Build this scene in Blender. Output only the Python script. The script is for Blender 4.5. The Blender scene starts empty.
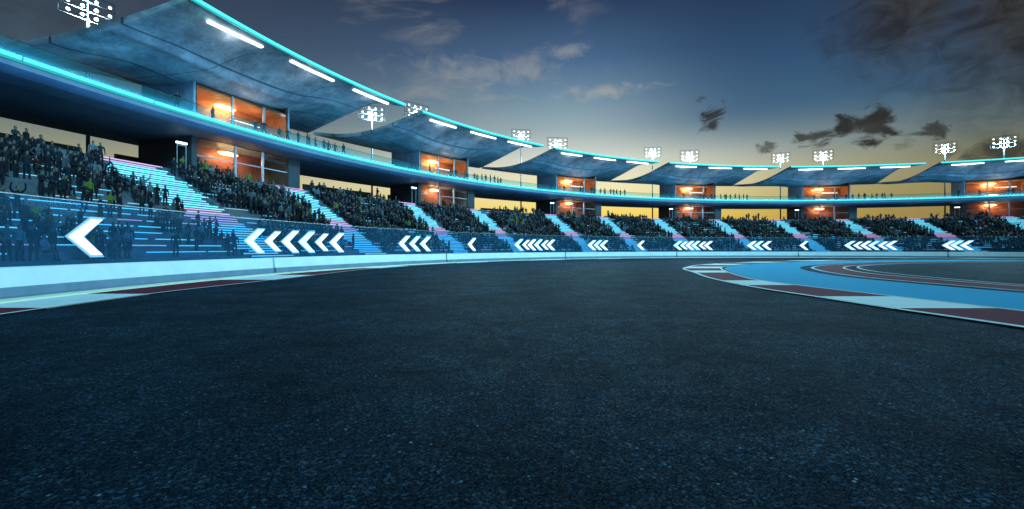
import bpy, bmesh, math, random
import numpy as np
from mathutils import Vector, Matrix
random.seed(7); rng = np.random.default_rng(7)
sc = bpy.context.scene
C = sc.collection
PI = math.pi; R_ = math.radians

# ------------------------------------------------------------------ camera
F = 451.3; EYE = 2.22; HY = 248.0
cam = bpy.data.objects.new('camera', bpy.data.cameras.new('camera')); C.objects.link(cam)
cam.location = (0, 0, EYE); cam.rotation_euler = (R_(90), 0, 0)
cam.data.sensor_width = 36; cam.data.lens = F/1024*36; cam.data.shift_y = -6.5/1024
cam.data.clip_start = .1; cam.data.clip_end = 9000
sc.camera = cam

def lin(r, g, b, a=1.0):
    f = lambda c: (c/255/12.92 if c/255 <= .04045 else ((c/255+.055)/1.055)**2.4)
    return (f(r), f(g), f(b), a)

# ------------------------------------------------------------------ node helper
class NT:
    def __init__(s, nt): s.nt = nt; s.n = nt.nodes; s.l = nt.links
    def node(s, t, **kw):
        n = s.n.new(t)
        for k, v in kw.items(): setattr(n, k, v)
        return n
    def put(s, sock, v):
        if hasattr(v, 'is_output'): s.l.new(v, sock)
        elif v is not None: sock.default_value = v
    def m(s, op, a, b=None, c=None, clamp=False):
        n = s.node('ShaderNodeMath', operation=op, use_clamp=clamp)
        s.put(n.inputs[0], a)
        if b is not None: s.put(n.inputs[1], b)
        if c is not None: s.put(n.inputs[2], c)
        return n.outputs[0]
    def vm(s, op, a, b=None, scale=None):
        n = s.node('ShaderNodeVectorMath', operation=op)
        s.put(n.inputs[0], a)
        if b is not None: s.put(n.inputs[1], b)
        if scale is not None: s.put(n.inputs['Scale'], scale)
        return n.outputs[0]
    def mix(s, f, a, b, bt='MIX'):
        n = s.node('ShaderNodeMix', data_type='RGBA', blend_type=bt)
        s.put(n.inputs[0], f); s.put(n.inputs[6], a); s.put(n.inputs[7], b)
        return n.outputs[2]
    def ramp(s, f, pts, interp='LINEAR'):
        n = s.node('ShaderNodeValToRGB'); cr = n.color_ramp; cr.interpolation = interp
        while len(cr.elements) < len(pts): cr.elements.new(.5)
        for e, (p, c) in zip(cr.elements, pts):
            e.position = p; e.color = c if len(c) == 4 else (*c, 1)
        s.put(n.inputs[0], f); return n.outputs[0]
    def noise(s, vec, scale, detail=4, rough=.5, dist=0, dim='3D'):
        n = s.node('ShaderNodeTexNoise'); n.noise_dimensions = dim
        if vec is not None: s.l.new(vec, n.inputs['Vector'])
        n.inputs['Scale'].default_value = scale; n.inputs['Detail'].default_value = detail
        n.inputs['Roughness'].default_value = rough; n.inputs['Distortion'].default_value = dist
        return n.outputs[0]
    def mr(s, v, a, b, c=0, d=1, smooth=False):
        n = s.node('ShaderNodeMapRange'); n.clamp = True
        if smooth: n.interpolation_type = 'SMOOTHSTEP'
        s.put(n.inputs[0], v)
        for i, x in zip((1, 2, 3, 4), (a, b, c, d)): s.put(n.inputs[i], x)
        return n.outputs[0]

# ------------------------------------------------------------------ world: dusk sky
W = bpy.data.worlds.new('World'); sc.world = W; W.use_nodes = True
w = NT(W.node_tree); w.n.clear()
tc = w.node('ShaderNodeTexCoord'); D = tc.outputs['Generated']
sep = w.node('ShaderNodeSeparateXYZ'); w.l.new(D, sep.inputs[0])
az = w.m('MULTIPLY', w.m('ARCTAN2', sep.outputs[0], sep.outputs[1]), 180/PI)
el = w.m('MULTIPLY', w.m('ARCSINE', sep.outputs[2]), 180/PI)
e01 = w.m('DIVIDE', el, 60.0, clamp=True)
def er(pts): return [(e/60, lin(*c)) for e, c in pts]
mid = w.ramp(e01, er([(0, (250, 184, 58)), (3.6, (252, 212, 88)), (5.2, (248, 224, 130)), (7.5, (242, 232, 184)), (11, (216, 220, 206)), (14.6, (156, 176, 182)), (18.5, (112, 142, 164)), (22.5, (72, 104, 140)), (28.5, (38, 58, 92)), (45, (30, 42, 66)), (60, (24, 34, 56))]))
side = w.ramp(e01, er([(0, (132, 108, 66)), (5, (134, 122, 82)), (9, (120, 122, 100)), (11, (98, 114, 112)), (16, (62, 82, 98)), (22, (54, 66, 84)), (30, (42, 50, 64)), (60, (26, 32, 44))]))
daz = w.m('SUBTRACT', az, 12.0)
sig = w.mr(daz, -1, 1, 33.0, 21.0)
sig = w.m('MULTIPLY', sig, w.m('ADD', 1.0, w.m('MULTIPLY', w.mr(el, 12, 7, 0, .55), w.mr(daz, 0, -3))))
q = w.m('DIVIDE', daz, sig)
lobe = w.m('EXPONENT', w.m('MULTIPLY', w.m('MULTIPLY', q, q), -1.0))
sky = w.mix(lobe, side, mid)
# bluer on the right-hand half, above the glow
bluef = w.m('MULTIPLY', w.mr(az, 5, 30, smooth=True), w.mr(el, 8, 16, smooth=True))
sky = w.mix(w.m('MULTIPLY', bluef, .85), sky, w.ramp(e01, er([(0, (90, 110, 110)), (10, (84, 116, 128)), (15, (52, 92, 126)), (20, (40, 74, 112)), (26, (32, 54, 86)), (60, (24, 34, 56))])))
# clouds
mp = w.node('ShaderNodeCombineXYZ'); w.put(mp.inputs[0], w.m('MULTIPLY', az, .045)); w.put(mp.inputs[1], w.m('MULTIPLY', el, .13))
n1 = w.noise(mp.outputs[0], 1.6, 8, .58, .6)
wisp = w.m('MULTIPLY', w.mr(n1, .50, .74, smooth=True), w.mr(el, 11, 19, smooth=True))
wisp = w.m('MULTIPLY', wisp, w.mr(az, 14, 0, smooth=True))
wispc = w.ramp(lobe, [(0, lin(78, 78, 80)), (.5, lin(128, 132, 138)), (1, lin(176, 170, 160))])
sky = w.mix(w.m('MULTIPLY', wisp, .7), sky, wispc)
mp2 = w.node('ShaderNodeCombineXYZ'); w.put(mp2.inputs[0], w.m('MULTIPLY', az, .22)); w.put(mp2.inputs[1], w.m('MULTIPLY', el, .34))
n2 = w.noise(mp2.outputs[0], 1.5, 9, .6, .9)
def azel(px, py):
    s = (px-512)/F; return math.degrees(math.atan(s)), math.degrees(math.atan((HY-py)/F/math.sqrt(1+s*s)))
def cloud(px, py, rx, ry, thr=.0, dens=1.0, nz=2.3, soft=.42):
    a0, e0 = azel(px, py); a1, _ = azel(px+rx, py); _, e1 = azel(px, py-ry)
    dx = w.m('DIVIDE', w.m('SUBTRACT', az, a0), abs(a1-a0)); dy = w.m('DIVIDE', w.m('SUBTRACT', el, e0), abs(e1-e0))
    d = w.m('SQRT', w.m('ADD', w.m('MULTIPLY', dx, dx), w.m('MULTIPLY', dy, dy)))
    v = w.m('SUBTRACT', w.m('ADD', w.m('MULTIPLY', n2, nz), thr+(2.3-nz)*.5), w.m('ADD', w.m('MULTIPLY', d, .75), .55))
    return w.m('MULTIPLY', w.mr(v, .0, soft, smooth=True), dens)
tot = None
for c_ in ((713, 118, 17, 17, .05, .9), (700, 100, 12, 7, -.05, .6), (868, 128, 40, 22, .12, .95), (812, 137, 34, 13, .0, .85), (768, 144, 14, 11, .0, .7),
           (935, 131, 34, 14, .0, .85), (905, 142, 60, 14, -.2, .6), (850, 40, 50, 12, -.1, .35), (915, 0, 95, 85, .62, .92, .95, 1.2), (840, 52, 40, 14, .1, .5, 1.3, .9), (1024, 0, 130, 150, .7, .95, .8, 1.3), (1010, 150, 90, 24, .15, .85, 1.3, .7), (1015, 90, 60, 60, .0, .5, .9, .9), (20, 10, 260, 90, .0, .5, 1.0, 1.0)):
    k = cloud(*c_); tot = k if tot is None else w.m('MAXIMUM', tot, k)
sky = w.mix(tot, sky, w.ramp(n2, [(.3, lin(62, 62, 60)), (.62, lin(37, 34, 32))]))
# thin lit wisps near the middle
tot = None
for c_ in ((600, 92, 66, 12, .12, .6, 1.9, .8), (570, 52, 24, 12, .1, .45, 1.8, .8), (480, 72, 120, 22, .1, .4, 1.7, .9), (430, 95, 90, 12, .1, .3, 1.7, .9)):
    k = cloud(*c_); tot = k if tot is None else w.m('MAXIMUM', tot, k)
sky = w.mix(tot, sky, lin(168, 168, 164))
ns = w.node('ShaderNodeTexSky', sky_type='NISHITA'); ns.sun_disc = False; ns.sun_elevation = R_(2); ns.sun_rotation = R_(190)
sky = w.mix(1.0, sky, w.mix(1.0, ns.outputs[0], (.004, .004, .004, 1), 'MULTIPLY'), 'ADD')
bg = w.node('ShaderNodeBackground'); w.l.new(sky, bg.inputs[0]); bg.inputs[1].default_value = 1.0
wo = w.node('ShaderNodeOutputWorld'); w.l.new(bg.outputs[0], wo.inputs[0])

# added blue fill from behind the camera, opposite the sunset glow
sun = bpy.data.objects.new('sun', bpy.data.lights.new('sun', 'SUN')); C.objects.link(sun)  # sun lamp used as the added blue fill
sun.data.energy = 3.7; sun.data.angle = R_(10); sun.data.color = (.24, .76, 1)
sun.rotation_euler = Vector((-.66, .62, -.42)).to_track_quat('-Z', 'Y').to_euler()
FLOOD = 120000; TRACK = 40000
sc.view_settings.view_transform = 'Standard'; sc.view_settings.look = 'None'
sc.view_settings.exposure = 0; sc.view_settings.gamma = 1
sc.cycles.max_bounces = 6; sc.cycles.transparent_max_bounces = 16; sc.cycles.use_denoising = True
sc.cycles.sample_clamp_indirect = 4; sc.cycles.caustics_reflective = False; sc.cycles.caustics_refractive = False

# ------------------------------------------------------------------ materials
MT = {}
def mat(name, col=(.5, .5, .5), rough=.6, metal=0, emis=None, es=0, spec=.5):
    m = bpy.data.materials.new(name); m.use_nodes = True
    b = m.node_tree.nodes['Principled BSDF']
    b.inputs['Base Color'].default_value = (*col[:3], 1); b.inputs['Roughness'].default_value = rough
    b.inputs['Metallic'].default_value = metal; b.inputs['Specular IOR Level'].default_value = spec
    if emis: b.inputs['Emission Color'].default_value = (*emis[:3], 1); b.inputs['Emission Strength'].default_value = es
    MT[name] = m; return m
def nmat(name, c1, c2, scale, rough=.6, detail=6, bump=0, bscale=None, metal=0, rvar=0, coord='Object', spec=.5):
    m = mat(name, c1, rough, metal, spec=spec); t = NT(m.node_tree); b = t.n['Principled BSDF']
    tcn = t.node('ShaderNodeTexCoord'); v = tcn.outputs[coord]
    n = t.noise(v, scale, detail, .62)
    t.l.new(t.ramp(n, [(.3, (*c1, 1)), (.7, (*c2, 1))]), b.inputs['Base Color'])
    if rvar: t.l.new(t.mr(n, .3, .7, rough-rvar, rough+rvar), b.inputs['Roughness'])
    if bump:
        bn = t.node('ShaderNodeBump'); bn.inputs['Strength'].default_value = bump; bn.inputs['Distance'].default_value = .02
        t.l.new(t.noise(v, bscale or scale*8, 5, .6), bn.inputs['Height']); t.l.new(bn.outputs[0], b.inputs['Normal'])
    return m

mat('neon', (.02, .2, .2), .4, emis=(.085, .80, .74), es=1.25)
mat('neon_halo', (.03, .22, .24), .4, emis=(.01, .30, .32), es=.9)  # added dim glowing band, stands for the halo round the neon
mat('neon_housing', (.03, .10, .12), .35)
mat('tube', (.8, .8, .8), .4, emis=(.80, .95, 1), es=3.5)
mat('chevron_white', (.8, .8, .8), .4, emis=(.84, .82, .92), es=1.12)
mat('chevron_cyan', (.8, .8, .8), .4, emis=(.50, .90, .98), es=1.2)
mat('arrow_halo', (.3, .4, .5), .5, emis=(.10, .36, .55), es=.6)  # faint emission standing for the soft halo round the arrows
mat('lamp_warm', (.8, .6, .4), .4, emis=(1, .66, .30), es=4.5)
mat('lamp_cool', (.8, .8, .8), .4, emis=(1, .97, .88), es=2.6)
mat('led_cyan', (.1, .3, .4), .4, emis=(.14, .68, .88), es=1.5)
mat('led_pink', (.4, .2, .3), .4, emis=(.68, .36, .66), es=.95)
mat('led_soft', (.1, .3, .4), .4, emis=(.10, .50, .74), es=1.55)
mat('led_white', (.4, .5, .5), .4, emis=(.50, .66, .80), es=.75)
nmat('steel', (.22, .26, .30), (.34, .38, .42), 3, .4, metal=.6)
nmat('dark_steel', (.025, .03, .035), (.05, .055, .06), 3, .45, metal=.4)
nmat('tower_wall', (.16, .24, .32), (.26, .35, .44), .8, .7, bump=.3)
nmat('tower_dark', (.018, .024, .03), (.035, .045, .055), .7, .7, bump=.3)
nmat('wood_ceiling', (.55, .19, .06), (.66, .26, .09), 1.2, .6)
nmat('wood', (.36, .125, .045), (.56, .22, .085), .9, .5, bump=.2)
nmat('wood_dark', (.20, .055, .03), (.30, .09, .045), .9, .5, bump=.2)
nmat('soffit', (.13, .18, .24), (.22, .28, .35), .35, .6, bump=.4)
nmat('deck_top', (.2, .22, .25), (.3, .32, .35), .8, .6)
nmat('parapet', (.26, .23, .14), (.34, .30, .19), .8, .8)
nmat('white_paint', (.66, .72, .74), (.80, .84, .85), .7, .42, bump=.05, rvar=.1)
nmat('steel_blue', (.12, .19, .27), (.19, .27, .36), .9, .5, bump=.1)
nmat('cream_paint', (.86, .80, .52), (.90, .86, .62), .8, .5)
nmat('terrace', (.045, .062, .085), (.09, .115, .145), .6, .6, bump=.3)
nmat('hillside', (.012, .014, .012), (.025, .026, .02), .02, .95)

def paint(name, c, wear=.25, rough=.55):
    m = mat(name, c, .8, spec=.03); t = NT(m.node_tree); b = t.n['Principled BSDF']
    v = t.node('ShaderNodeTexCoord').outputs['Object']
    n = t.noise(v, .9, 8, .65); n2_ = t.noise(v, 22, 4, .7)
    k = t.m('MULTIPLY', t.mr(n, .35, .75), wear)
    k = t.m('ADD', k, t.m('MULTIPLY', t.mr(n2_, .5, .8), .18), clamp=True)
    t.l.new(t.mix(k, (*c, 1), (c[0]*.35+.015, c[1]*.35+.02, c[2]*.35+.025, 1)), b.inputs['Base Color'])
    bn = t.node('ShaderNodeBump'); bn.inputs['Strength'].default_value = .35; bn.inputs['Distance'].default_value = .01
    t.l.new(n2_, bn.inputs['Height']); t.l.new(bn.outputs[0], b.inputs['Normal'])
paint('paint_white', (.76, .80, .80)); paint('paint_red', (.15, .017, .034), .3); paint('paint_blue', (.008, .31, .52), .2)
paint('line_white', (.68, .70, .70), .45)

# asphalt
def asphalt(name, base=(.0022, .0088, .0180)):
    m = mat(name, base, .6); t = NT(m.node_tree); b = t.n['Principled BSDF']
    v = t.node('ShaderNodeTexCoord').outputs['Object']
    vo = t.node('ShaderNodeTexVoronoi'); vo.feature = 'F1'; t.l.new(v, vo.inputs['Vector']); vo.inputs['Scale'].default_value = 21; vo.inputs['Randomness'].default_value = 1
    vs = t.node('ShaderNodeSeparateColor'); t.l.new(vo.outputs['Color'], vs.inputs[0])
    big = t.noise(v, .35, 5, .6); med = t.noise(v, 2.2, 5, .65); fine = t.noise(v, 60, 3, .7)
    vo2 = t.node('ShaderNodeTexVoronoi'); vo2.feature = 'F1'; t.l.new(v, vo2.inputs['Vector']); vo2.inputs['Scale'].default_value = 58
    vs2 = t.node('ShaderNodeSeparateColor'); t.l.new(vo2.outputs['Color'], vs2.inputs[0])
    stone = t.m('MULTIPLY', t.m('POWER', t.mr(vs.outputs[0], .35, 1.0), 2.2), t.mr(vo.outputs['Distance'], .50, .18))
    st_b = t.m('MULTIPLY', t.m('POWER', t.mr(vs2.outputs[0], .45, 1.0), 2.0), t.mr(vo2.outputs['Distance'], .50, .15))
    patchy = t.mr(t.noise(v, .9, 6, .7), .32, .68, .25, 1.0)
    stone = t.m('MULTIPLY', t.m('MAXIMUM', stone, t.m('MULTIPLY', st_b, .8)), patchy)
    glint_flake = t.m('MULTIPLY', t.mr(vs.outputs[1], .98, .99), t.mr(vo.outputs['Distance'], .45, .2))  # sparse bright flakes, their glints painted into the base colour
    tint = t.mix(vs.outputs[2], (.05, .12, .20, 1), (.13, .19, .25, 1))
    grit = t.noise(v, 42, 6, .88)
    wv = t.vm('ADD', v, t.vm('SCALE', t.noise(v, 30, 2, .6), scale=.02))
    def cells(sc_):
        q_ = t.node('ShaderNodeTexVoronoi'); t.l.new(wv, q_.inputs['Vector']); q_.inputs['Scale'].default_value = sc_
        z_ = t.node('ShaderNodeSeparateColor'); t.l.new(q_.outputs['Color'], z_.inputs[0]); return z_.outputs[0], z_.outputs[1]
    c1, c1b = cells(58); c2, c2b = cells(31); c3, c3b = cells(105)
    dark = (base[0]*.10, base[1]*.14, base[2]*.17, 1)
    col = t.mix(t.m('POWER', c1, 1.6), dark, (base[0]*2.6, base[1]*2.3, base[2]*2.1, 1))
    col = t.mix(t.m('MULTIPLY', t.m('POWER', c3, 5.0), .6), col, (.04, .095, .16, 1))
    g_ = t.m('MULTIPLY', t.m('ADD', t.m('POWER', c2, 9.0), t.m('MULTIPLY', t.m('POWER', c1b, 9.0), .8)), patchy, clamp=True)
    col = t.mix(t.m('MULTIPLY', g_, t.mr(c3b, 0, 1, .35, 1)), col, (.13, .27, .42, 1))
    col = t.mix(t.m('MULTIPLY', glint_flake, t.mr(med, .35, .65)), col, (.40, .66, .85, 1))
    col = t.mix(t.m('MULTIPLY', t.mr(big, .38, .64), .65), col, (.003, .006, .010, 1))
    t.l.new(col, b.inputs['Base Color'])
    t.l.new(t.mr(med, .3, .7, .6, .85), b.inputs['Roughness']); t.l.new(t.mr(c1, .6, 1, .008, .10), b.inputs['Specular IOR Level']); b.inputs['Specular Tint'].default_value = (.42, .78, 1, 1)
    h = t.m('ADD', t.m('MULTIPLY', t.m('SUBTRACT', 1.0, vo.outputs['Distance']), .6), t.m('ADD', t.m('MULTIPLY', grit, 1.2), t.m('MULTIPLY', c1, .9)))
    bn = t.node('ShaderNodeBump'); bn.inputs['Strength'].default_value = 1.0; bn.inputs['Distance'].default_value = .03
    t.l.new(h, bn.inputs['Height']); t.l.new(bn.outputs[0], b.inputs['Normal'])
asphalt('asphalt'); asphalt('infield', (.012, .02, .03))
nmat('earth', (.02, .022, .02), (.035, .035, .03), .05, .95)

# canopy concrete with panel seams in UV
m = mat('canopy', (.2, .25, .3), .55); t = NT(m.node_tree); b = t.n['Principled BSDF']
tcn = t.node('ShaderNodeTexCoord'); uv = t.node('ShaderNodeSeparateXYZ'); t.l.new(tcn.outputs['UV'], uv.inputs[0])
U, V = uv.outputs[0], uv.outputs[1]
seam = None
for u0, k in ((.28, .10), (.66, .10)):
    d = t.m('ABSOLUTE', t.m('SUBTRACT', U, t.m('ADD', u0, t.m('MULTIPLY', t.m('POWER', t.m('SUBTRACT', V, .5), 2.0), k*4))))
    s_ = t.mr(d, .0011, .0024, 1, 0); seam = s_ if seam is None else t.m('MAXIMUM', seam, s_)
for v0 in (.24, .52, .80):
    d = t.m('ABSOLUTE', t.m('SUBTRACT', V, v0)); seam = t.m('MAXIMUM', seam, t.mr(d, .0030, .0070, 1, 0))
st = t.noise(tcn.outputs['Object'], .30, 10, .76, .15); st2 = t.noise(tcn.outputs['Object'], .9, 12, .82)
col = t.ramp(st, [(.36, (.08, .10, .12)), (.48, (.19, .22, .25)), (.54, (.25, .28, .30)), (.64, (.38, .41, .43))])
col = t.mix(t.m('MULTIPLY', t.mr(st2, .50, .62), .45), col, (.08, .085, .10, 1))
col = t.mix(t.m('MULTIPLY', seam, .85), col, (.01, .012, .015, 1))
t.l.new(col, b.inputs['Base Color'])
bn = t.node('ShaderNodeBump'); bn.inputs['Strength'].default_value = .4; bn.inputs['Distance'].default_value = .03
t.l.new(t.m('SUBTRACT', st2, seam), bn.inputs['Height']); t.l.new(bn.outputs[0], b.inputs['Normal'])

def glass(name, tint, film, amt, gls=.25):
    m = bpy.data.materials.new(name); m.use_nodes = True; t = NT(m.node_tree); t.n.clear()
    tr = t.node('ShaderNodeBsdfTransparent'); tr.inputs[0].default_value = (*tint, 1)
    df = t.node('ShaderNodeBsdfDiffuse'); df.inputs[0].default_value = (*film, 1)
    gl = t.node('ShaderNodeBsdfGlossy'); gl.inputs['Roughness'].default_value = .08; gl.inputs[0].default_value = (.8, .95, 1, 1)
    m1 = t.node('ShaderNodeMixShader'); m1.inputs[0].default_value = amt; t.l.new(tr.outputs[0], m1.inputs[1]); t.l.new(df.outputs[0], m1.inputs[2])
    fr = t.node('ShaderNodeFresnel'); fr.inputs[0].default_value = 1.4
    m2 = t.node('ShaderNodeMixShader'); t.l.new(t.m('MULTIPLY', fr.outputs[0], gls), m2.inputs[0]); t.l.new(m1.outputs[0], m2.inputs[1]); t.l.new(gl.outputs[0], m2.inputs[2])
    o = t.node('ShaderNodeOutputMaterial'); t.l.new(m2.outputs[0], o.inputs[0]); MT[name] = m
glass('screen_glass', (.66, .84, .97), (.16, .45, .68), .055, .05)
glass('window_glass', (.96, .93, .9), (.3, .2, .1), .01, .05)
glass('rail_glass', (.72, .92, .92), (.20, .60, .62), .035, .12)

# ------------------------------------------------------------------ mesh helpers
class MB:
    def __init__(s): s.v = []; s.f = []; s.m = []; s.uv = []
    def add(s, vs, fs, mi=0):
        o = len(s.v); s.v += [tuple(p) for p in vs]; s.f += [tuple(i+o for i in f) for f in fs]; s.m += [mi]*len(fs)
    def box(s, x0, x1, y0, y1, z0, z1, mi=0, M=None):
        vs = [(x, y, z) for z in (z0, z1) for y in (y0, y1) for x in (x0, x1)]
        if M: vs = [M @ Vector(p) for p in vs]
        s.add(vs, [(0, 2, 3, 1), (4, 5, 7, 6), (0, 1, 5, 4), (1, 3, 7, 5), (3, 2, 6, 7), (2, 0, 4, 6)], mi)
    def cyl(s, p, q, r, n=8, r2=None, mi=0):
        p = Vector(p); q = Vector(q); d = (q-p).normalized(); r2 = r if r2 is None else r2
        a = d.orthogonal().normalized(); b = d.cross(a)
        vs = [p+(a*math.cos(2*PI*i/n)+b*math.sin(2*PI*i/n))*r for i in range(n)]+[q+(a*math.cos(2*PI*i/n)+b*math.sin(2*PI*i/n))*r2 for i in range(n)]
        s.add(vs, [(i, (i+1) % n, (i+1) % n+n, i+n) for i in range(n)]+[tuple(range(n-1, -1, -1)), tuple(range(n, 2*n))], mi)
    def ell(s, c, rx, ry, rz, n=16, k=8, mi=0):
        vs = []; fs = []
        for j in range(1, k):
            th = PI*j/k
            for i in range(n): vs.append((c[0]+rx*math.sin(th)*math.cos(2*PI*i/n), c[1]+ry*math.sin(th)*math.sin(2*PI*i/n), c[2]+rz*math.cos(th)))
        vs += [(c[0], c[1], c[2]+rz), (c[0], c[1], c[2]-rz)]; T = len(vs)-2
        for j in range(k-2):
            for i in range(n): fs.append((j*n+i, (j+1)*n+i, (j+1)*n+(i+1) % n, j*n+(i+1) % n))
        for i in range(n): fs.append((T, i, (i+1) % n)); fs.append((T+1, (k-2)*n+(i+1) % n, (k-2)*n+i))
        s.add(vs, fs, mi)
    def sweep(s, rows, closed_profile=True, caps=True, mi=0):
        """rows: list of profiles (lists of points)"""
        n = len(rows[0]); vs = [p for r in rows for p in r]; fs = []
        for i in range(len(rows)-1):
            for j in range(n if closed_profile else n-1):
                a = i*n+j; b_ = i*n+(j+1) % n; fs.append((a, b_, b_+n, a+n))
        if caps and closed_profile: fs += [tuple(range(n-1, -1, -1)), tuple(range((len(rows)-1)*n, len(rows)*n))]
        s.add(vs, fs, mi)
    def build(s, name, mats, parent=None, smooth=False, link=True):
        me = bpy.data.meshes.new(name); me.from_pydata(s.v, [], s.f)
        if isinstance(mats, str): mats = [mats]
        for k in mats: me.materials.append(MT[k] if isinstance(k, str) else k)
        if len(mats) > 1: me.polygons.foreach_set('material_index', s.m)
        bm = bmesh.new(); bm.from_mesh(me); bmesh.ops.recalc_face_normals(bm, faces=bm.faces); bm.to_mesh(me); bm.free()
        if smooth: me.polygons.foreach_set('use_smooth', [True]*len(me.polygons))
        me.update(); o = bpy.data.objects.new(name, me)
        if link: C.objects.link(o)
        if parent: o.parent = parent
        return o
def tag(o, label=None, cat=None, group=None, kind=None):
    if label: o['label'] = label
    if cat: o['category'] = cat
    if group: o['group'] = group
    if kind: o['kind'] = kind
    return o
def empty(name, loc=(0, 0, 0), rz=0, label=None, cat=None, group=None):
    o = bpy.data.objects.new(name, None); o.location = loc; o.rotation_euler = (0, 0, rz); o.empty_display_size = .5
    C.objects.link(o); return tag(o, label, cat, group)
def copy_tree(o, loc, rz, label=None, group=None):
    r = o.copy(); C.objects.link(r); r.location = loc; r.rotation_euler = (0, 0, rz)
    if label: r['label'] = label
    if group: r['group'] = group
    def rec(src, dst):
        for ch in list(src.children):
            if ch.type == 'LIGHT' or ch.type == 'MESH' or ch.type == 'EMPTY':
                c = ch.copy(); C.objects.link(c); c.parent = dst; rec(ch, c)
    rec(o, r); return r

# ------------------------------------------------------------------ the ring
CX, CY = 67.07, 14.36
RC, RR, RT, RP, RO, RB = 98.8, 94.5, 101.5, 114.6, 111.0, 112.0
T0, DA = -1.293, .342
BX, BY, BR = 58.5, 24.0, 80.6
HW, HD = 9.5, 14.12                                   # walkway and deck heights
def P(a, r, z=0.0): return Vector((CX+r*math.sin(a), CY+r*math.cos(a), z))
def rb(a):
    """distance from the ring centre to the barrier circle along angle a"""
    dx, dy = math.sin(a), math.cos(a); ox, oy = CX-BX, CY-BY
    B = ox*dx+oy*dy; Q = ox*ox+oy*oy-BR*BR
    return -B+math.sqrt(B*B-Q)
def ang(px, r, cx=CX, cy=CY):
    s = (px-512)/F; A = 1+s*s; B = -(s*cx+cy); Q = cx*cx+cy*cy-r*r
    Z = (-B+math.sqrt(max(B*B-A*Q, 0)))/A
    return math.atan2(s*Z-cx, Z-cy), Z
A_MIN, A_MAX = -1.95, 1.0
def frange(a, b, n): return [a+(b-a)*i/n for i in range(n+1)]
def ring_sweep(mb, prof, a0, a1, n, mi=0, rf=None):
    rows = []
    for a in frange(a0, a1, n):
        base = rf(a) if rf else 0
        rows.append([P(a, base+r, z) for r, z in prof])
    mb.sweep(rows, mi=mi)

# ------------------------------------------------------------------ ground
g = MB(); N = 64
for rr in (0,):
    vs = [(0, 0, 0)]+[(4000*math.sin(2*PI*i/N), 4000*math.cos(2*PI*i/N), 0) for i in range(N)]
    g.add(vs, [(0, 1+i, 1+(i+1) % N) for i in range(N)])
tag(g.build('ground', 'earth'), kind='structure')
g = MB(); vs = [(BX+(BR+.3)*math.sin(2*PI*i/160), BY+(BR+.3)*math.cos(2*PI*i/160), .004) for i in range(160)]
g.add(vs, [tuple(range(160))]); tag(g.build('track', 'asphalt'), kind='structure')
# hills on the skyline
g = MB()
rows = []
for i in range(121):
    a = R_(-75+150*i/120); d = 900
    azd = math.degrees(a)
    h = 16+5*math.sin(azd*.35)+3*math.sin(azd*1.1+1)+34*math.exp(-((azd-28.5)/4.5)**2)+30*math.exp(-((azd-39.5)/4)**2)+2*math.sin(azd*3.1)+rng.normal()*1.0
    rows.append([(d*math.sin(a), d*math.cos(a), -1), (d*1.03*math.sin(a), d*1.03*math.cos(a), h*.7), (d*1.08*math.sin(a), d*1.08*math.cos(a), h), (d*1.3*math.sin(a), d*1.3*math.cos(a), -1)])
g.sweep(rows); tag(g.build('hills', 'hillside', smooth=True), kind='structure')

def spline(pts, n=12):
    pts = [Vector((*p, 0)) for p in pts]; out = []
    e = [2*pts[0]-pts[1]]+pts+[2*pts[-1]-pts[-2]]
    for i in range(1, len(e)-2):
        p0, p1, p2, p3 = e[i-1:i+3]
        for k in range(n):
            t_ = k/n
            out.append(.5*((2*p1)+(p2-p0)*t_+(2*p0-5*p1+4*p2-p3)*t_*t_+(3*p1-p0-3*p2+p3)*t_**3))
    out.append(pts[-1]); return out
def ribbon(mb, pts, wd, z, side=0):
    n = len(pts); L = []; Rr = []
    for i, p in enumerate(pts):
        d = (pts[min(i+1, n-1)]-pts[max(i-1, 0)]); d = Vector((-d.y, d.x, 0)).normalized()
        L.append((p.x+d.x*wd*(.5+side), p.y+d.y*wd*(.5+side), z)); Rr.append((p.x-d.x*wd*(.5-side), p.y-d.y*wd*(.5-side), z))
    mb.add(L+Rr, [(i, i+1, n+i+1, n+i) for i in range(n-1)])
def resamp(pts, n):
    d = [0]
    for a, b in zip(pts, pts[1:]): d.append(d[-1]+(b-a).length)
    out = []; j = 0
    for i in range(n):
        t_ = d[-1]*i/(n-1)
        while j < len(d)-2 and d[j+1] < t_: j += 1
        k = (t_-d[j])/max(1e-6, d[j+1]-d[j]); out.append(pts[j].lerp(pts[j+1], min(1, k)))
    return out
def banded(name, A, B, z, cuts, first, mats, parent=None, n=150, far=None):
    """strip between curves A and B cut at constant y; first = index of colour below cuts[0]"""
    A = resamp(A, n); B = resamp(B, n)
    bm = bmesh.new(); va = [bm.verts.new((p.x, p.y, z)) for p in A]; vb = [bm.verts.new((p.x, p.y, z)) for p in B]
    for i in range(n-1): bm.faces.new((va[i], va[i+1], vb[i+1], vb[i]))
    for c in cuts:
        bmesh.ops.bisect_plane(bm, geom=bm.verts[:]+bm.edges[:]+bm.faces[:], plane_co=(0, c, 0), plane_no=(0, 1, 0))
    for f in bm.faces:
        y = f.calc_center_median().y; f.material_index = (first+sum(1 for c in cuts if y > c)) % 2
    ex = bmesh.ops.extrude_face_region(bm, geom=bm.faces[:])
    bmesh.ops.translate(bm, verts=[v_ for v_ in ex['geom'] if isinstance(v_, bmesh.types.BMVert)], vec=(0, 0, -z+.006))
    bmesh.ops.recalc_face_normals(bm, faces=bm.faces)
    me = bpy.data.meshes.new(name); bm.to_mesh(me); bm.free()
    for k in mats: me.materials.append(MT[k])
    o = bpy.data.objects.new(name, me); C.objects.link(o); o.parent = parent; return o

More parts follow.
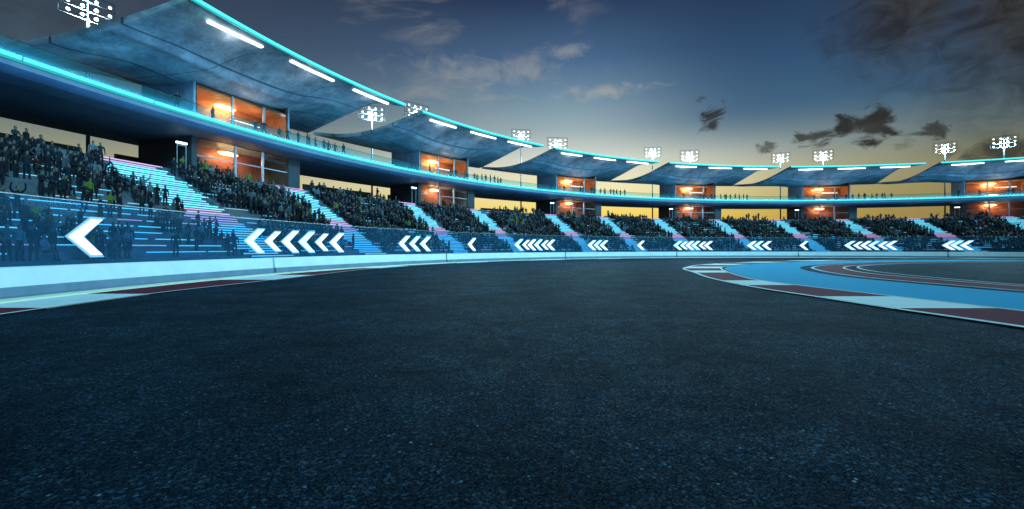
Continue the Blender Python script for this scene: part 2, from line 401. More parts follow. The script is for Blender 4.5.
def fillpoly(name, pts, z, m_):
    bm = bmesh.new(); f = bm.faces.new([bm.verts.new((p.x, p.y, z)) for p in pts]); bmesh.ops.triangulate(bm, faces=[f])
    for f in bm.faces:
        if f.normal.z < 0: f.normal_flip()
    me = bpy.data.meshes.new(name); bm.to_mesh(me); bm.free(); me.materials.append(MT[m_])
    o = bpy.data.objects.new(name, me); C.objects.link(o); return tag(o, kind='structure')

# right-hand loop
KO = spline([(16, -8), (14.6, 2), (14.2, 8), (14.1, 12.5), (13.8, 16.1), (13.65, 20), (13.5, 25.3), (14.4, 32.7), (16.2, 40), (17.8, 46.6), (20, 51.5), (23.3, 57), (26, 60.3), (33.3, 67.2), (44.2, 75.4), (58, 82), (75, 86.5), (95, 85)])
KI = spline([(20.5, -8), (18.6, 2), (18.2, 8), (17.8, 12.5), (17.6, 16.5), (17.2, 20.3), (16.8, 25), (16.7, 30.5), (17.6, 34.5), (19.6, 41), (22.0, 47.5), (24.6, 52.5), (27.5, 56.5), (31, 60.6), (37, 66), (46.5, 73), (59, 79.6), (75, 84), (93, 82.5)])
fillpoly('blue_runoff', KI+[Vector((115, 70, 0)), Vector((120, 0, 0)), Vector((60, -20, 0))], .010, 'paint_blue')
kr = empty('kerb', (14, 12, 0), 0, 'red and white striped kerb curving round the blue run-off area', 'kerb')
kr.location = (0, 0, 0)
banded('kerb_stripes', KO, KI, .05, [16.3, 20.3, 26.5, 30.3, 40, 43.5, 48.6, 52.7, 58, 62, 67, 71, 76, 80], 0, ['paint_red', 'paint_white'], kr)
g = MB(); ribbon(g, KO, .32, .056); ribbon(g, KI, .22, .056); g.build('edge_line', 'line_white', kr)
g = MB(); ribbon(g, [p for p in KI], .35, .014, -.5)
tag(g.build('gutter', 'asphalt'), kind='structure')
RO1 = spline([(30, -8), (27.5, 8), (26.6, 17), (26.3, 23.3), (26.2, 27), (26.3, 31), (26.7, 34.5), (28.3, 39.6), (30.6, 45), (34, 51), (38.5, 56.3), (44, 60.7), (51.6, 65.9), (60, 70), (72, 74), (87, 76.5), (105, 72)])
RI1 = spline([(34, -8), (31, 8), (30, 17), (29.4, 26), (29.6, 31), (30.3, 36), (31.4, 40), (34, 45.5), (37.5, 51), (42, 55.8), (48, 60), (55, 64.5), (63, 68.5), (74, 72), (88, 74), (105, 70)])
RI2 = spline([(35, -8), (32, 8), (31, 17), (30.5, 26.8), (31, 31), (32, 36), (33.8, 41.7), (36.5, 47), (40.4, 52.7), (45, 57), (51, 61), (57, 64), (65, 67.4), (75, 70.5), (88, 72.2), (104, 69)])
def offset(pts, d_):
    n = len(pts); o = []
    for i, p in enumerate(pts):
        d = (pts[min(i+1, n-1)]-pts[max(i-1, 0)]); d = Vector((-d.y, d.x, 0)).normalized(); o.append(p+d*d_)
    return o
g = MB(); ribbon(g, offset(RO1, .75), .9, .018); tag(g.build('asphalt_margin', 'infield'), kind='structure')
close = [Vector((110, 60, 0)), Vector((112, 0, 0)), Vector((60, -14, 0))]
fillpoly('red_band', RO1+close, .022, 'paint_red')
fillpoly('inner_track', RI1+close, .026, 'infield')
g = MB()
for c_ in (RO1, RI1, RI2): ribbon(g, c_, .24, .031)
tag(g.build('track_lines', 'line_white'), kind='structure')

# left-hand edge strip, kerb
def bpt(a, off): # point on the barrier circle moved inwards by off
    r = rb(a)-off; return P(a, r)
LO = spline([(-13.2, -12), (-15.2, 2), (-16.1, 8), (-16.8, 14.8), (-17.2, 22), (-16.5, 29), (-16, 35.75), (-14.6, 47.7), (-10, 62.6), (-3.5, 74), (6, 84.0), (19, 92.5), (33, 98), (48, 100.6), (62, 101.6), (80, 99), (98, 91)])
LB = []
for p in LO:
    a = math.atan2(p.x-CX, p.y-CY); LB.append(bpt(a, 1.91))
kl = empty('kerb', (0, 0, 0), 0, 'red and white striped kerb at the foot of the long barrier wall', 'kerb')
banded('kerb_stripes', LO, LB, .05, [4, 9, 16.4, 21.4, 30.9, 36.4, 48.8, 55, 66, 72, 80, 86, 91, 94, 97], 0, ['paint_red', 'paint_white'], kl)
g = MB(); ribbon(g, LO, .2, .056); g.build('edge_line', 'line_white', kl)

# ------------------------------------------------------------------ barrier and glass screen
NB = 11; bar_edges = frange(A_MIN, A_MAX, NB)
place = ['at the far left edge behind the cameraman', 'nearest the camera on the left', 'with the big white arrow above it', 'below the first six-arrow row', 'below the second aisle', 'left of the middle of the track', 'in the middle behind the asphalt', 'behind the striped kerb tip', 'behind the blue run-off', 'behind the right end of the blue run-off', 'off towards the right edge']
seg_t = [-1.95, -1.62, -1.295, -.97, -.65, -.33, -.01, .31, .62, 1.0]
nm = ['outermost on the left, beyond the big arrow', 'under the big white arrow at the left', 'under the nearest row of six arrows', 'just right of the nearest six-arrow row', 'left of the middle of the picture behind the asphalt', 'behind the tip of the striped kerb', 'behind the blue run-off, below its red inner tip', 'behind the dark inner track on the right', 'outermost on the right']
for i in range(len(seg_t)-1):
    a0, a1 = seg_t[i]+.0014, seg_t[i+1]-.0014
    ac = (a0+a1)/2
    e = empty('barrier_wall', (0, 0, 0), 0, 'long white and steel blue trackside barrier section '+nm[i], 'barrier', 'barrier sections around the track')
    n = 26
    g = MB(); ring_sweep(g, [(0, .50), (.06, 1.32), (.12, 1.38), (.42, 1.38), (.42, .50)], a0, a1, n, rf=rb); g.build('upper_panel', 'white_paint', e)
    g = MB(); ring_sweep(g, [(-.10, .0), (-.10, .46), (-.06, .497), (.40, .497), (.40, .0)], a0, a1, n, rf=rb); g.build('base', 'steel_blue', e)
    g = MB(); ring_sweep(g, [(-1.9, .006), (-1.9, .10), (-1.84, .12), (-1.02, .12), (-.98, .10), (-.98, .006)], a0, a1, n, rf=rb); g.build('cream_kerb', 'cream_paint', e)
    g = MB(); ring_sweep(g, [(-.976, .006), (-.976, .085), (-.104, .10), (-.104, .006)], a0, a1, n, rf=rb); g.build('apron', 'steel_blue', e)
gs = empty('glass_screen', (0, 0, 0), 0, 'tall bluish glass safety screen on the barrier in front of the stand', 'glass screen')
g = MB(); ring_sweep(g, [(.22, 1.384), (.22, 4.62), (.25, 4.62), (.25, 1.384)], A_MIN, A_MAX, 200, rf=rb); g.build('glass_panel', 'screen_glass', gs)
g = MB(); ring_sweep(g, [(.20, 4.624), (.20, 4.67), (.27, 4.67), (.27, 4.624)], A_MIN, A_MAX, 200, rf=rb); g.build('top_rail', 'steel', gs)

# lit chevrons
def chevron(name, s=1.0, m_='chevron_white'):
    g = MB(); h = .95*s; wd = .62*s; a_ = 1.25*s
    o_ = [(-.95*s, 0), (.30*s, h), (.30*s+wd, h), (-.95*s+wd*1.15, 0), (.30*s+wd, -h), (.30*s, -h)]
    vs = [(x, -.06, z) for x, z in o_]+[(x, .0, z) for x, z in o_]
    g.add(vs, [(0, 1, 2, 3), (0, 3, 4, 5), (9, 8, 7, 6), (11, 10, 9, 6)]+[(i, i+6, (i+1) % 6+6, (i+1) % 6) for i in range(6)])
    if m_ == 'arrow_halo':
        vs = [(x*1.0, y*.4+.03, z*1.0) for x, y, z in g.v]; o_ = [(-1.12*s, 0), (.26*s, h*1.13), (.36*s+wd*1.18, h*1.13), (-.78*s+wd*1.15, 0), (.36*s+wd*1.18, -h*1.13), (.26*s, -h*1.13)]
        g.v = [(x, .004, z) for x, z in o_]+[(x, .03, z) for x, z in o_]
    return g.build(name, m_, link=False)
ch = {('w'): chevron('arrow_sign').data, ('c'): chevron('arrow_sign', m_='chevron_cyan').data}
ch['w'].name = 'arrow_white'; ch['c'].name = 'arrow_cyan'
plate = chevron('added_halo_backing', m_='arrow_halo').data  # added glowing plate that gives each arrow a soft halo
ordn = ['first', 'second', 'third', 'fourth', 'fifth', 'sixth']
arrows = [([86], 'big'), ([255, 273, 290.5, 307, 322, 337], 'the nearest glowing row of six'), ([404.5, 415, 425.5], 'the first row of three from the left'), ([472], 's1'),
          ([519, 526, 532, 538.5, 545, 551], 'the second row of six'), ([592, 598, 604], 'the second row of three from the left'), ([641], 's2'),
          ([678, 684, 690, 696, 702.5, 708.5], 'the glowing third row of six, behind the kerb tip'), ([752, 759, 767], 'the third row of three from the left'), ([804], 's3'),
          ([850, 858, 866, 874, 883, 891.5], 'the row of six on the right'), ([949, 957, 967], 'the rightmost row of three')]
for xs, nm_ in arrows:
    for i, px in enumerate(xs):
        col = 'c' if (len(xs) == 6 and i in (0, 3)) or (len(xs) == 3 and i == 1) else 'w'
        Z = None
        s = (px-512)/F; A = 1+s*s; B = -(s*BX+BY); Q = BX*BX+BY*BY-(BR+.1)**2; Z = (-B+math.sqrt(B*B-A*Q))/A
        o = bpy.data.objects.new('arrow_sign', ch[col]); C.objects.link(o)
        a = math.atan2(s*Z-BX, Z-BY)
        o.location = (s*Z, Z, 2.80); o.rotation_euler = (0, 0, -a)
        k = .86 if len(xs) == 6 and i in (1, 4) else 1.0
        o.scale = (k*(1.15 if len(xs) > 1 else 1.0), 1, k)
        bp = bpy.data.objects.new('added_halo_backing', plate); C.objects.link(bp); bp.parent = o
        cw = 'cyan' if col == 'c' else 'white'
        if nm_ == 'big': lb = 'largest glowing white arrow pointing left, alone on the glass at the left'
        elif nm_[0] == 's' and len(nm_) == 2: lb = 'single glowing white arrow alone on the glass, '+{'s1': 'left of the second row of six', 's2': 'left of the row behind the kerb tip', 's3': 'left of the rightmost row of six'}[nm_]
        else: lb = '%s %s arrow of %s' % (ordn[i], cw, nm_)
        tag(o, lb, 'arrow sign', 'lit arrows on the glass screen')

# ------------------------------------------------------------------ terrace
K = 19
def row_r(a, t_): return (rb(a)+.9)*(1-t_)+102.5*t_
def row_z(k): return 1.15+(HW-1.15)*(k+1)/K
ST = empty('grandstand', P(-.4, 100, 0)*0, 0, 'long curved grandstand of blue-grey concrete terrace rows round the track', 'grandstand')
g = MB(); NA = 170; rows = []
for a in frange(A_MIN, A_MAX, NA):
    pr = [P(a, row_r(a, 0), .05)]
    for k in range(K):
        pr.append(P(a, row_r(a, k/K), row_z(k))); pr.append(P(a, row_r(a, (k+1)/K)-.002*0, row_z(k)))
    pr.append(P(a, RB+1.5, HW)); pr.append(P(a, RB+1.5, .05)); rows.append(pr)
g.sweep(rows); TS = g
# continuous row lights, broken up along their length
aisA = [ang(px, 102.5)[0] for px in (118, 401, 546, 651, 771, 908)]
aisB = [ang(px, 102.5)[0] for px in (284, 469, 598, 711, 838, 1000)]
aisW = .0175; AW = {}
def aisle_c(a_top, t_): return a_top+.052*(1-t_)
ALL_A = sorted(aisA+aisB); AW = {x: aisW for x in ALL_A}; AW[aisA[0]] = .025; AW[aisA[1]] = .020; AW[aisB[0]] = .020
def in_aisle(a, t_, mgn=0):
    return any(abs(a-aisle_c(x, t_)) < AW[x]+mgn for x in ALL_A)
cols = [('led_soft', .5), ('led_cyan', .22), ('led_white', .16), ('led_pink', .12)]
for k in range(1, K):
    t_ = k/K; dens = .92 if t_ < .45 else .5
    a = -1.62
    while a < .62:
        ln = random.uniform(.012, .060) if t_ < .45 else random.uniform(.006, .03)
        if random.random() < dens and not in_aisle(a+ln/2, t_, .01):
            r_ = random.random(); acc = 0
            for c, pr in cols:
                acc += pr
                if r_ < acc: break
            if t_ > .9: c = 'led_pink'
            nn = max(1, int(ln/.01)); hz = (.06 if t_ < .45 else .035) if a < -.9 else .06
            ring_sweep(TS, [(-.03, row_z(k)-.05-hz), (-.03, row_z(k)-.05), (-.004, row_z(k)-.05), (-.004, row_z(k)-.05-hz)], a, a+ln, nn, mi=1+[q_[0] for q_ in cols].index(c), rf=lambda q_: row_r(q_, t_))
        a += ln+random.uniform(.002, .02 if t_ > .45 else .010)
TS.build('terrace_steps', ['terrace']+[c[0] for c in cols], ST)
def dirn(px):
    return 'left' if px < 500 else 'right'
anm = {0: 'between the left edge and the nearest orange tower', 1: 'just left of the second orange tower', 2: 'just left of the third orange tower', 3: 'just left of the fourth orange tower', 4: 'just left of the fifth orange tower', 5: 'just left of the rightmost orange tower'}
bnm = {0: 'just right of the nearest orange tower', 1: 'just right of the second orange tower', 2: 'just right of the third orange tower', 3: 'just right of the fourth orange tower', 4: 'just right of the fifth orange tower', 5: 'below the rightmost orange tower'}
for lst, nmx, full in ((aisA, anm, 1), (aisB, bnm, .8)):
    for i, at in enumerate(lst):
        e = empty('aisle_stairs', (0, 0, 0), 0, 'steep aisle stairs glowing cyan and pink '+nmx[i], 'stairs', 'glowing aisle stairs in the stand')
        body = MB(); bufs = ['terrace', 'led_cyan', 'led_pink', 'led_soft']
        for k in range(K):
            t_ = k/K; z0 = row_z(k); c0 = aisle_c(at, t_); rise = (HW-1.15)/K
            aw = AW[at]; wv = aw*random.uniform(.8, 1.2)
            # two half steps per terrace row
            for h_ in (0, 1):
                zt = z0-rise*(.5-.5*h_)
                ra = row_r(c0, t_)-(.5 if h_ == 0 else .1); 
                rows = []
                for a in (c0-aw*.98, c0, c0+aw*.98):
                    base = row_r(a, t_); ra = base-(.30 if h_ == 0 else .12)
                    if h_ == 0: rows.append([P(a, base-.30, zt-rise*.5), P(a, base-.30, zt), P(a, base-.121, zt), P(a, base-.121, zt-rise*.5)])
                    else: rows.append([P(a, base-.12, zt-rise), P(a, base-.12, zt-.01+.012), P(a, base+.05, zt+.002), P(a, base+.05, zt-rise)])
                body.sweep(rows)
                m_ = 'led_cyan'
                if .36 < t_ < .52: m_ = 'led_pink'
                if t_ > .93: m_ = 'led_pink'
                if t_ < .34 or (random.random() < .25): m_ = 'led_soft' if m_ == 'led_cyan' else m_
                off = random.uniform(-.2, .2)*aw
                rows = []; ro = .30 if h_ == 0 else .12
                for a in (c0-wv+off, c0+off, c0+wv+off):
                    base = row_r(a, t_); rows.append([P(a, base-ro-.03, zt-.10), P(a, base-ro-.03, zt-.005), P(a, base-ro-.003, zt-.005), P(a, base-ro-.003, zt-.10)])
                body.sweep(rows, mi=bufs.index(m_))
        body.build('steps', bufs, e)
        for sg in (-1, 1):
            g = MB(); g.sweep([[P(aisle_c(at, k/K)+sg*aw*1.02, row_r(aisle_c(at, k/K), k/K)+d0, row_z(k)+.02+d1) for d0, d1 in ((0, 0), (0, .05), (.05, .05), (.05, 0))] for k in range(K)]); g.build('edge_trim', 'steel', e)

# ------------------------------------------------------------------ concourse deck
DK = empty('concourse_deck', (0, 0, 0), 0, 'long curved upper concourse deck with a continuous cyan neon edge', 'concourse')
g = MB(); ring_sweep(g, [(98.8, 13.45), (98.8, 14.0), (98.95, HD), (112, HD), (112, 13.1), (108, 12.92), (103.5, 12.85), (101, 12.95), (99.6, 13.15)], A_MIN, A_MAX, 200)
g.build('deck_slab', 'soffit', DK, smooth=False)
ne = frange(A_MIN, A_MAX, 34)
for i in range(34):
    g = MB(); ring_sweep(g, [(98.62, 13.97), (98.62, 14.20), (98.76, 14.20), (98.76, 13.97)], ne[i]+.0008, ne[i+1]-.0008, 6); g.build('neon_strip', 'neon', DK)
g = MB(); ring_sweep(g, [(98.72, 13.80), (98.72, 13.952), (98.795, 13.952), (98.795, 13.80)], A_MIN, A_MAX, 200); g.build('neon_halo', 'neon_halo', DK)
g = MB(); ring_sweep(g, [(99.02, HD+.003), (99.02, 15.18), (99.04, 15.18), (99.04, HD+.003)], A_MIN, A_MAX, 200); g.build('balustrade', 'rail_glass', DK)
g = MB(); ring_sweep(g, [(99.00, 15.183), (99.00, 15.22), (99.06, 15.22), (99.06, 15.183)], A_MIN, A_MAX, 200); g.build('handrail', 'dark_steel', DK)

# ------------------------------------------------------------------ tower
def B1(m_, *a, parent=None, name='x'):
    g = MB(); g.box(*a); return g.build(name, m_, parent)
def light(name, typ, loc, energy, color, parent=None, size=.3, rot=None, **kw):
    l = bpy.data.lights.new(name, typ); l.energy = energy; l.color = color
    if typ == 'AREA': l.shape = 'RECTANGLE'; l.size = size; l.size_y = kw.get('sy', size)
    else: l.shadow_soft_size = size
    if typ == 'SPOT': l.spot_size = kw.get('ss', R_(120)); l.spot_blend = 1
    o = bpy.data.objects.new(name, l); o.location = loc; C.objects.link(o)
    if rot is not None: o.rotation_euler = rot
    if parent: o.parent = parent
    return o
LT = bpy.data.lights.new
def make_tower():
    t = empty('hospitality_tower', (0, 0, 0), 0); z0, z1, zs, zt = 0, 12.9-HW, HD-HW, 18.12-HW
    H = 19.0-HW; hw = 5.5; dp = 7.4
    # side and rear walls with real thickness
    g = MB()
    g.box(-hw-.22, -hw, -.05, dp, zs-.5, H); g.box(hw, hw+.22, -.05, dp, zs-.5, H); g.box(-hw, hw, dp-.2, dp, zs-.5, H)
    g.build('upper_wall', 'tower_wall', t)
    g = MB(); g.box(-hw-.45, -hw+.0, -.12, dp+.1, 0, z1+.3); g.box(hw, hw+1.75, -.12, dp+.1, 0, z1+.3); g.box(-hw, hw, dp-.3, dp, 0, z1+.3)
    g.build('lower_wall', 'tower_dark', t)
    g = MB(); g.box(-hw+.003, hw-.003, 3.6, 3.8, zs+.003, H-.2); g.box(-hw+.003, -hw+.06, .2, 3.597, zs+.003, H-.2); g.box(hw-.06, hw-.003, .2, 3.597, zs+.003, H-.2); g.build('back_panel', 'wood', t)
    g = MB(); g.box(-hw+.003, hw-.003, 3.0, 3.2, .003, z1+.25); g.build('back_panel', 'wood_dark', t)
    g = MB(); g.box(-hw+.003, hw-.003, .13, 3.59, zt-.30, zt-.14); g.build('ceiling', 'wood_ceiling', t)
    # frames
    for lo, hi, mx, nm2 in ((zs+.003, zt, (-1.65, 2.15), 'up'), (.003, z1+.1, (-1.35, 2.0), 'lo')):
        fr = MB(); fr.box(-hw+.002, -hw+.13, -.02, .12, lo, hi); fr.box(hw-.13, hw-.002, -.02, .12, lo, hi)
        fr.box(-hw+.13, hw-.13, -.02, .12, hi-.14, hi-.003); fr.box(-hw+.13, hw-.13, -.02, .12, lo, lo+.1)
        f = fr.build('window_frame', 'dark_steel', t)
        g = MB(); g.box(-hw+.13, hw-.13, .04, .055, lo+.1, hi-.14); g.build('window_pane', 'window_glass', f)
        for x in mx:
            g = MB(); g.box(x-.13, x+.13, -.10, .035, lo+.1, hi-.14); g.build('mullion', 'steel', f)
    g = MB(); g.box(-hw+.14, hw-.14, -.03, .035, 1.62, 1.72); g.build('transom', 'steel', t)
    g = MB(); g.ell((-.3, 2.75, zt-.62), 1.25, .45, .22, 20, 8); g.build('ceiling_lamp', 'lamp_warm', t, smooth=True)
    g = MB(); g.ell((-.4, 2.2, z1-.50), 1.2, .4, .22, 20, 8); g.build('ceiling_lamp', 'lamp_warm', t, smooth=True)
    g = MB(); g.ell((-.3, 1.7, zs+.55), 1.2, .4, .16, 20, 8); g.build('floor_spill', 'lamp_warm', t, smooth=True)  # glowing ellipsoid added for the light spilled near the tower floor
    g = MB(); g.cyl((.8, 3.4, zt-1.5), (4.6, 3.4, zt-1.5), .04, 8); g.build('wall_tube', 'tube', t)
    for nm_, x, y, z, en in (('upper', -1.0, 3.0, zt-.85, 170), ('upper', .4, 3.0, zt-.85, 170), ('upper', 2.2, 2.0, zt-1.4, 70), ('upper', -4.0, 2.0, zt-1.4, 25), ('lower', -1.1, 2.2, z1-.85, 130), ('lower', .3, 2.2, z1-.85, 130), ('lower', 2.0, 1.6, z1-1.6, 60)):
        light('tower_light', 'POINT', (x, y, z), en, (1, .60, .27), t, .12)
    # added lamp without a fixture, washing the canopy above the front
    light('canopy_wash', 'POINT', (-.5, -1.6, zt-1.3), 75, (1, .86, .74), t, .4)
    # service door beside the lower storey
    d = MB(); d.box(-hw-1.95, -hw-1.89, -.35, -.29, 0, 2.35); d.box(-hw-1.15, -hw-1.09, -.35, -.29, 0, 2.35); d.box(-hw-1.886, -hw-1.154, -.34, -.30, 2.18, 2.24)
    g = MB(); g.box(-hw-1.98, -hw-1.06, -.42, -.24, 2.355, 2.52); dd = d.build('door_frame', 'steel', t); g.build('door_light', 'tube', dd)
    return t
T = make_tower()
tw_lab = ['nearest orange glazed tower on the left, largest of them', 'second orange glazed tower from the left', 'third orange glazed tower from the left, near the middle', 'fourth orange glazed tower, above the striped kerb tip', 'fifth orange glazed tower from the left', 'rightmost orange glazed tower, cut by the right edge', 'orange glazed tower beyond the left edge of the view']
towers = []
for n in (0, 1, 2, 3, 4, 5, -1):
    a = T0+.0545+n*DA+{0: .0105, 1: .009, 2: .010, 3: .006, 4: -.002, 5: -.004}.get(n, 0); loc = P(a, RT, HW)
    if n == 0: T.location = loc; T.rotation_euler = (0, 0, -a); o = T; o['category'] = 'tower'; o['label'] = tw_lab[0]; o['group'] = 'orange lit towers of the stand'
    else: o = copy_tree(T, loc, -a, tw_lab[n if n > 0 else 6])
    towers.append((n, a, o))

# ------------------------------------------------------------------ canopies
def make_canopy(sagL=.5, near=False):
    t = empty('roof_canopy', (0, 0, 0), 0)
    NU, NV = 64, 22
    def L(a, r, z): return (r*math.sin(a), r*math.cos(a)-RT, z-HW)
    def edges(v):
        aL = -.112-(.056)*v**.75
        aR = .151+(.044)*max(0, 1-v/.10)+.014*v-.010*math.sin(PI*v)
        return aL, aR
    def under(a, v, u):
        base = 19.35+2.25*(1-v)**1.35
        s_ = 1.8*math.exp(-(a/.085)**4*.9-(a/.11)**2*.5)*math.sin(PI*min(1, .06+v*1.05))**.8*min(1, v/.28)**1.5 if v < .98 else 0
        lf = sagL*math.exp(-(u/.22)**2)*(math.sin(PI*min(1, v+.02)) if not near else min(1, v*1.6)**.6)
        bulge = .45*math.sin(PI*v)
        return base-max(s_, 0)-lf-bulge
    def top(a, v, u):
        e_ = min(1, min(u, 1-u)*6, v*5, (1-v)*5); lf = sagL*math.exp(-(u/.22)**2)*(math.sin(PI*min(1, v+.02)) if not near else min(1, v*1.6)**.6)
        return 19.35+2.25*(1-v)**1.35+.42+.5*e_-lf*1.0-.45*math.sin(PI*v)*.8
    vs = []; uvs = []
    for surf in (under, top):
        for j in range(NV+1):
            v = j/NV; aL, aR = edges(v)
            for i in range(NU+1):
                u = i/NU; a = aL+(aR-aL)*u; r = RR+(RO-RR)*v
                vs.append(L(a, r, surf(a, v, u))); uvs.append((u, v))
    W_ = NU+1; S = (NU+1)*(NV+1); fs = []; 
    for j in range(NV):
        for i in range(NU):
            k = j*W_+i; fs.append((k, k+W_, k+W_+1, k+1)); fs.append((S+k, S+k+1, S+k+W_+1, S+k+W_))
    for i in range(NU): fs.append((i, i+1, S+i+1, S+i)); k = NV*W_+i; fs.append((k, S+k, S+k+1, k+1))
    for j in range(NV): k = j*W_; fs.append((k, S+k, S+k+W_, k+W_)); k += NU; fs.append((k, k+W_, S+k+W_, S+k))
    me = bpy.data.meshes.new('canopy_shell'); me.from_pydata(vs, [], fs); uvl = me.uv_layers.new(name='UVMap')
    li = np.zeros(len(me.loops), dtype=np.int32); me.loops.foreach_get('vertex_index', li)
    uvl.data.foreach_set('uv', np.array(uvs+[], dtype=np.float32)[li].ravel())
    me.materials.append(MT['canopy']); me.polygons.foreach_set('use_smooth', [i < 2*NU*NV for i in range(len(fs))]); me.update()
    o = bpy.data.objects.new('canopy_shell', me); C.objects.link(o); o.parent = t
    bm = bmesh.new(); bm.from_mesh(me); bmesh.ops.recalc_face_normals(bm, faces=bm.faces); bm.to_mesh(me); bm.free()
    # neon along the inner edge, in four lengths
    aL, aR = edges(0)
    br = [aL, aL+(aR-aL)*.30, aL+(aR-aL)*.56, aL+(aR-aL)*.80, aR]
    for q_ in range(4):
        g = MB(); rows = []
        for a in frange(br[q_]+.0007, br[q_+1]-.0007, 10):
            z = 21.72
            rows.append([L(a, RR-.16, z), L(a, RR-.16, z+.26), L(a, RR-.02, z+.26), L(a, RR-.02, z)])
        g.sweep(rows); g.build('neon_strip', 'neon', t)
    g = MB(); g.sweep([[L(a, RR-.08, 21.57), L(a, RR-.08, 21.716), L(a, RR-.01, 21.716), L(a, RR-.01, 21.57)] for a in frange(aL, aR, 40)]); g.build('neon_halo', 'neon_halo', t)
    c0 = .0545
    for a0, a1 in ((-.034, .0245), (.0615, .1235), (.1575, .2195)):
        a0 -= c0; a1 -= c0
        g = MB(); rr_ = RR+.5; v = .5/(RO-RR)
        pts = []
        for a in frange(a0, a1, 8):
            eL, eR = edges(v); pts.append(Vector(L(a, rr_, under(a, v, (a-eL)/(eR-eL))-.16)))
        rows = []
        for p in pts: rows.append([(p.x, p.y-.16, p.z-.08), (p.x, p.y-.16, p.z+.08), (p.x, p.y+.16, p.z+.08), (p.x, p.y+.16, p.z-.08)])
        g.sweep(rows); tb = g.build('tube_light', 'tube', t)
        p = pts[4]; l_ = light('tube_glow', 'POINT', (p.x, p.y, p.z-.8), 70, (.75, .9, 1), t, .3)
    return t
cn_lab = ['nearest curved concrete roof canopy, largest, at the upper left', 'second curved roof canopy from the left', 'third curved roof canopy from the left', 'fourth curved roof canopy, above the striped kerb tip', 'fifth curved roof canopy from the left', 'rightmost curved roof canopy, cut by the right edge', 'curved roof canopy beyond the left edge']
c0_ = make_canopy(2.6, True); c1_ = make_canopy(.95)
for n in (0, 1, 2, 3, 4, 5, -1):
    a = T0+.0545+n*DA-.0065*max(0, n-1.6); loc = P(a, RT, HW); src = c0_ if n == 0 else c1_
    if n in (0, 1): src.location = loc; src.rotation_euler = (0, 0, -a); o = tag(src, cn_lab[n], 'roof canopy', 'curved roof canopies of the stand')
    else: o = copy_tree(src, loc, -a, cn_lab[n if n > 0 else 6])
    if n >= 1:
        p = P(a, RR-.5, 21.0); l_ = light('track_fill', 'SPOT', p, TRACK, (.42, .84, 1), None, 1.0, ss=R_(120))  # added spot without a fixture, brightens the track
        l_.rotation_euler = (Vector((8+6*n, 42, 0))-p).to_track_quat('-Z', 'Y').to_euler()

# added blue lamps without fixtures: extra neon light on soffits, roofs and seats
def strip(name, a, r0, z0, r1, z1, en, col, ln, wd=.15):
    p = P(a, r0, z0); q_ = P(a, r1, z1); d = (q_-p).normalized()
    xx = Vector((math.cos(a), -math.sin(a), 0)); zz = -d; yy = zz.cross(xx)
    M = Matrix((xx, yy, zz)).transposed()
    l = light(name, 'AREA', p, en, col, None, ln, sy=wd); l.rotation_euler = M.to_euler(); return l
for i, a in enumerate(frange(-1.58, .60, 26)):
    strip('deck_fill', a, 98.86, 14.26, 101.2, 20, 360, (.10, .40, .76), 8.2, .12)
    strip('deck_fill', a, 98.35, 13.0, 103, 12.75, 55, (.05, .34, .85), 8.2, .3)
    strip('deck_fill', a, 98.6, 13.3, 95.5, 3, 230, (.16, .60, .95), 8.2, .2)

# ------------------------------------------------------------------ columns with floodlights, parapets
def make_flood(pole_h, full=True):
    t = empty('floodlight', (0, 0, 0), 0)
    g = MB(); g.cyl((0, 0, 0), (0, 0, pole_h), .20 if full else .14, 10, .14); g.build('pole', 'dark_steel', t)
    g = MB(); w2, z0 = 2.3, pole_h-.2
    for z in (0, .95, 1.9, 2.7): g.box(-w2, w2, -.04, .04, z0+z-.03, z0+z+.03)
    for x in (-w2, 0, w2): g.box(x-.03, x+.03, .045, .10, z0-.05, z0+2.75)
    fr = g.build('lamp_frame', 'tower_dark', t)
    for r_ in range(3):
        for c_ in range(4):
            x = -1.725+1.15*c_; z = z0+.38+.88*r_
            h = MB(); h.cyl((x, -.02, z), (x, -.26, z-.04), .12, 12, .185); ho = h.build('lamp_housing', 'tower_dark', fr)
            h = MB(); h.ell((x, -.29, z-.045), .165, .08, .165, 12, 6); h.build('lamp', 'lamp_cool', fr, smooth=True)
    l = light('flood_beam', 'SPOT', (0, -1.0, z0+1.3), FLOOD, (.45, .84, 1), t, 1.0, rot=(R_(62), 0, 0), ss=R_(105))
    return t
fl_lab = ['floodlight mast at the upper left corner, behind the nearest canopy', 'floodlight mast seen in the gap between the first two canopies', 'floodlight mast behind the gap of the second and third canopies', 'floodlight mast behind the gap left of the fourth tower', 'floodlight mast behind the gap left of the fifth tower', 'floodlight mast behind the gap left of the rightmost tower']
flood = None
for n, (px, py) in enumerate(((88, 6), (372, 112), (521, 134.5), (652.5, 151.5), (780.5, 157), (945, 147))):
    a, Z = ang(px, RP); h = (HY-py)*Z/F+EYE-1.3
    hh = h-.004
    loc = P(a, RP, 0)
    t_ = make_flood(hh)
    fa = math.atan2(loc.x*.6+CX*.4*0-0, loc.y)   # heads turned part-way towards the track
    t_.location = loc; t_.rotation_euler = (0, 0, -(a*.8+math.atan2(loc.x, loc.y)*.2) if n == 0 else -(a*.35+math.atan2(loc.x, loc.y)*.65)); tag(t_, fl_lab[n], 'floodlight', 'floodlight masts behind the stand')
fr_lab = ['short floodlight on the roof tip between the first and second canopies', 'floodlight rack on the roof above the third tower', 'floodlight rack on the roof above the fourth tower', 'floodlight rack on the roof above the fifth tower', 'rightmost floodlight rack, on the roof above the last tower']
